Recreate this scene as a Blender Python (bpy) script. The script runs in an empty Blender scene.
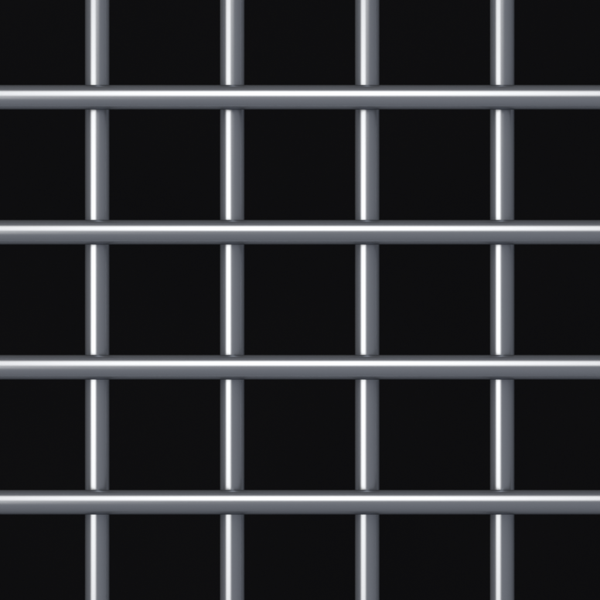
import bpy, bmesh, math
from mathutils import Vector

sc = bpy.context.scene
col = sc.collection

# ------------------------------------------------------------------ sizes (1 photo pixel = 1 mm)
RAD = 0.01235            # bar radius
PITCH = 0.135            # bar spacing
FRAME = 0.600            # width of what the photograph shows
CAM = 12.0                # camera distance in front of the horizontal bars
DEPTH = 2 * RAD - 0.0004  # upright bars stand right behind the cross bars, just touching
LEN = 1.56
POS = [97.25, 232.25, 367.25, 502.25]     # bar centres in the photograph


# ------------------------------------------------------------------ materials
def steel():
    m = bpy.data.materials.new("polished_steel")
    m.use_nodes = True
    nt = m.node_tree
    p = nt.nodes["Principled BSDF"]
    p.inputs["Metallic"].default_value = 0.82
    p.inputs["Base Color"].default_value = (0.376, 0.408, 0.470, 1)
    p.inputs["Specular Tint"].default_value = (0.02, 0.022, 0.025, 1)   # dark towards the rim
    tc = nt.nodes.new("ShaderNodeTexCoord")
    # faint drawing marks that run along the bar (its local z)
    mp = nt.nodes.new("ShaderNodeMapping")
    mp.inputs["Scale"].default_value = (260, 260, 6)
    n1 = nt.nodes.new("ShaderNodeTexNoise")
    n1.inputs["Scale"].default_value = 1.0
    n1.inputs["Detail"].default_value = 4.0
    # faint handling wear in soft patches
    n2 = nt.nodes.new("ShaderNodeTexNoise")
    n2.inputs["Scale"].default_value = 22.0
    n2.inputs["Detail"].default_value = 5.0
    nt.links.new(tc.outputs["Object"], mp.inputs["Vector"])
    nt.links.new(mp.outputs["Vector"], n1.inputs["Vector"])
    nt.links.new(tc.outputs["Object"], n2.inputs["Vector"])
    mx = nt.nodes.new("ShaderNodeMath")
    mx.operation = 'ADD'
    nt.links.new(n1.outputs["Fac"], mx.inputs[0])
    nt.links.new(n2.outputs["Fac"], mx.inputs[1])
    mr = nt.nodes.new("ShaderNodeMapRange")
    mr.inputs["From Min"].default_value = 0.6
    mr.inputs["From Max"].default_value = 1.4
    mr.inputs["To Min"].default_value = 0.225
    mr.inputs["To Max"].default_value = 0.240
    nt.links.new(mx.outputs[0], mr.inputs["Value"])
    nt.links.new(mr.outputs[0], p.inputs["Roughness"])
    return m


def cloth():
    m = bpy.data.materials.new("black_backdrop")
    m.use_nodes = True
    nt = m.node_tree
    p = nt.nodes["Principled BSDF"]
    p.inputs["Roughness"].default_value = 1.0
    p.inputs["Specular IOR Level"].default_value = 0.0
    tc = nt.nodes.new("ShaderNodeTexCoord")
    n = nt.nodes.new("ShaderNodeTexNoise")
    n.inputs["Scale"].default_value = 3.0
    n.inputs["Detail"].default_value = 3.0
    nt.links.new(tc.outputs["Object"], n.inputs["Vector"])
    r = nt.nodes.new("ShaderNodeValToRGB")
    r.color_ramp.elements[0].position = 0.35
    r.color_ramp.elements[0].color = (0.0072, 0.0075, 0.0090, 1)
    r.color_ramp.elements[1].position = 0.65
    r.color_ramp.elements[1].color = (0.0081, 0.0083, 0.0098, 1)
    nt.links.new(n.outputs["Fac"], r.inputs["Fac"])
    nt.links.new(r.outputs["Color"], p.inputs["Base Color"])
    return m


STEEL = steel()
CLOTH = cloth()


# ------------------------------------------------------------------ the bars
def bar_mesh(name, radius, length, seg=128):
    """A round bar along local z with softly rounded ends."""
    bm = bmesh.new()
    h = length / 2
    b = 0.0015
    prof = [(radius - b, -h)]
    for i in range(1, 5):
        a = math.pi / 2 * i / 4
        prof.append((radius - b + b * math.sin(a), -h + b - b * math.cos(a)))
    prof += [(r, -z) for r, z in reversed(prof)]
    rings = [[bm.verts.new((r * math.cos(2 * math.pi * k / seg), r * math.sin(2 * math.pi * k / seg), z))
              for k in range(seg)] for r, z in prof]
    for A, B in zip(rings, rings[1:]):
        for k in range(seg):
            f = bm.faces.new((A[k], A[(k + 1) % seg], B[(k + 1) % seg], B[k]))
            f.smooth = True
    bm.faces.new(list(reversed(rings[0])))
    bm.faces.new(rings[-1])
    me = bpy.data.meshes.new(name)
    bm.to_mesh(me)
    bm.free()
    me.materials.append(STEEL)
    return me


grille = bpy.data.objects.new("bar_grille", None)
col.objects.link(grille)
grille.location = (0, 0, -LEN / 2)
grille["label"] = "shiny steel grille of round bars crossing at right angles before a black backdrop"
grille["category"] = "grille"

back_k = (CAM + DEPTH) / CAM        # the upright bars are a bar's width farther off
cross_me = bar_mesh("cross_bar", RAD, LEN)
upright_me = bar_mesh("upright_bar", RAD * back_k, LEN)
for i, p in enumerate(POS):
    o = bpy.data.objects.new("cross_bar", cross_me)
    o.parent = grille
    o.location = (0, 0, (300 - p) / 1000 + LEN / 2)
    o.rotation_euler = (0, math.radians(90), 0)
    col.objects.link(o)
for i, p in enumerate(POS):
    o = bpy.data.objects.new("upright_bar", upright_me)
    o.parent = grille
    o.location = ((p - 300) / 1000 * back_k, DEPTH, LEN / 2)
    o.rotation_euler = (0, 0, math.radians(47 * i))
    col.objects.link(o)

# ------------------------------------------------------------------ black backdrop well behind
bm = bmesh.new()
bmesh.ops.create_cube(bm, size=1.0)
bmesh.ops.scale(bm, vec=(2.4, 0.02, 2.4), verts=bm.verts)
bmesh.ops.bevel(bm, geom=bm.edges[:], offset=0.005, segments=2, affect='EDGES')
me = bpy.data.meshes.new("backdrop")
bm.to_mesh(me)
bm.free()
me.materials.append(CLOTH)
bd = bpy.data.objects.new("backdrop", me)
bd.location = (0, 2.4, 0)
bd["kind"] = "structure"
col.objects.link(bd)

# ------------------------------------------------------------------ two strip softboxes: one left, one above
D = 5.0
A0, A1 = 5.5, 69.0       # angles off the camera axis they cover


def softbox(name, side, power):
    mid = math.radians((A0 + A1) / 2)
    half = math.radians((A1 - A0) / 2)
    li = bpy.data.lights.new(name, 'AREA')
    li.shape = 'RECTANGLE'
    li.size = 2 * D * math.tan(half)     # across the highlight
    li.size_y = 5.0                      # along the bar
    li.energy = power
    li.color = (1.0, 0.926, 0.806)
    li.use_nodes = True
    nt = li.node_tree
    em = nt.nodes["Emission"]
    # a softbox is brightest in the middle of its length
    geo = nt.nodes.new("ShaderNodeNewGeometry")
    sp = nt.nodes.new("ShaderNodeSeparateXYZ")
    nt.links.new(geo.outputs["Parametric"], sp.inputs[0])
    su = nt.nodes.new("ShaderNodeMath"); su.operation = 'SUBTRACT'; su.inputs[1].default_value = 0.5
    nt.links.new(sp.outputs["Y"], su.inputs[0])
    sq = nt.nodes.new("ShaderNodeMath"); sq.operation = 'MULTIPLY'
    nt.links.new(su.outputs[0], sq.inputs[0]); nt.links.new(su.outputs[0], sq.inputs[1])
    k = nt.nodes.new("ShaderNodeMath"); k.operation = 'MULTIPLY'
    sig = 0.88 / li.size_y
    k.inputs[1].default_value = -1 / (2 * sig * sig)
    nt.links.new(sq.outputs[0], k.inputs[0])
    ex = nt.nodes.new("ShaderNodeMath"); ex.operation = 'EXPONENT'
    nt.links.new(k.outputs[0], ex.inputs[0])
    # and its fabric front fades out towards the two long edges
    ab = nt.nodes.new("ShaderNodeMath"); ab.operation = 'PINGPONG'; ab.inputs[1].default_value = 0.5
    nt.links.new(sp.outputs["X"], ab.inputs[0])
    fe = nt.nodes.new("ShaderNodeMapRange"); fe.interpolation_type = 'SMOOTHSTEP'
    fe.inputs["From Min"].default_value = 0.0
    fe.inputs["From Max"].default_value = 0.31
    nt.links.new(ab.outputs[0], fe.inputs["Value"])
    al = nt.nodes.new("ShaderNodeMath"); al.operation = 'MULTIPLY'
    nt.links.new(ex.outputs[0], al.inputs[0]); nt.links.new(fe.outputs[0], al.inputs[1])
    nt.links.new(al.outputs[0], em.inputs["Strength"])
    o = bpy.data.objects.new(name, li)
    if side == 'left':
        o.location = (-D * math.sin(mid), -D * math.cos(mid), 0)
    else:
        o.location = (0, -D * math.cos(mid), D * math.sin(mid))
    # local -z looks at the grille; local x lies across the highlight
    z = Vector(o.location).normalized()
    y = Vector((0, 0, 1)) if side == 'left' else Vector((1, 0, 0))
    x = y.cross(z)
    from mathutils import Matrix
    o.rotation_euler = Matrix((x, y, z)).transposed().to_euler()
    col.objects.link(o)


softbox("softbox_side", 'left', 354)
softbox("softbox_top", 'top', 354)

# ------------------------------------------------------------------ dim studio around: grey on the camera's side, dark behind
w = bpy.data.worlds.new("World")
sc.world = w
w.use_nodes = True
nt = w.node_tree
bg = nt.nodes["Background"]
tc = nt.nodes.new("ShaderNodeTexCoord")
dp = nt.nodes.new("ShaderNodeVectorMath")
dp.operation = 'DOT_PRODUCT'
dp.inputs[1].default_value = Vector((-0.30, 1.0, 0.30)).normalized()
nt.links.new(tc.outputs["Generated"], dp.inputs[0])
mr = nt.nodes.new("ShaderNodeMapRange")
mr.inputs["From Min"].default_value = 1.0
mr.inputs["From Max"].default_value = -1.0
nt.links.new(dp.outputs["Value"], mr.inputs["Value"])
rp = nt.nodes.new("ShaderNodeValToRGB")
cr = rp.color_ramp
stops = [(0.0, 0.06), (0.28, 0.105), (0.5, 0.145), (0.65, 0.175), (0.85, 0.215), (1.0, 0.24)]
for i, (p, v) in enumerate(stops):
    e = cr.elements[i] if i < 2 else cr.elements.new(p)
    e.position = p
    e.color = (v * 0.985, v, v * 1.06, 1)
nt.links.new(mr.outputs[0], rp.inputs["Fac"])
nt.links.new(rp.outputs["Color"], bg.inputs["Color"])
bg.inputs["Strength"].default_value = 1.2

# ------------------------------------------------------------------ camera: long lens, square on
cd = bpy.data.cameras.new("camera")
cd.sensor_width = 36
cd.lens = 36 * CAM / FRAME
cd.clip_end = 100
cam = bpy.data.objects.new("camera", cd)
cam.location = (0, -CAM, 0)
cam.rotation_euler = (math.radians(90), 0, 0)
col.objects.link(cam)
sc.camera = cam

vs = sc.view_settings
sc.display_settings.display_device = 'sRGB'
vs.view_transform = 'Standard'
vs.look = 'None'
vs.exposure = 0
vs.gamma = 1
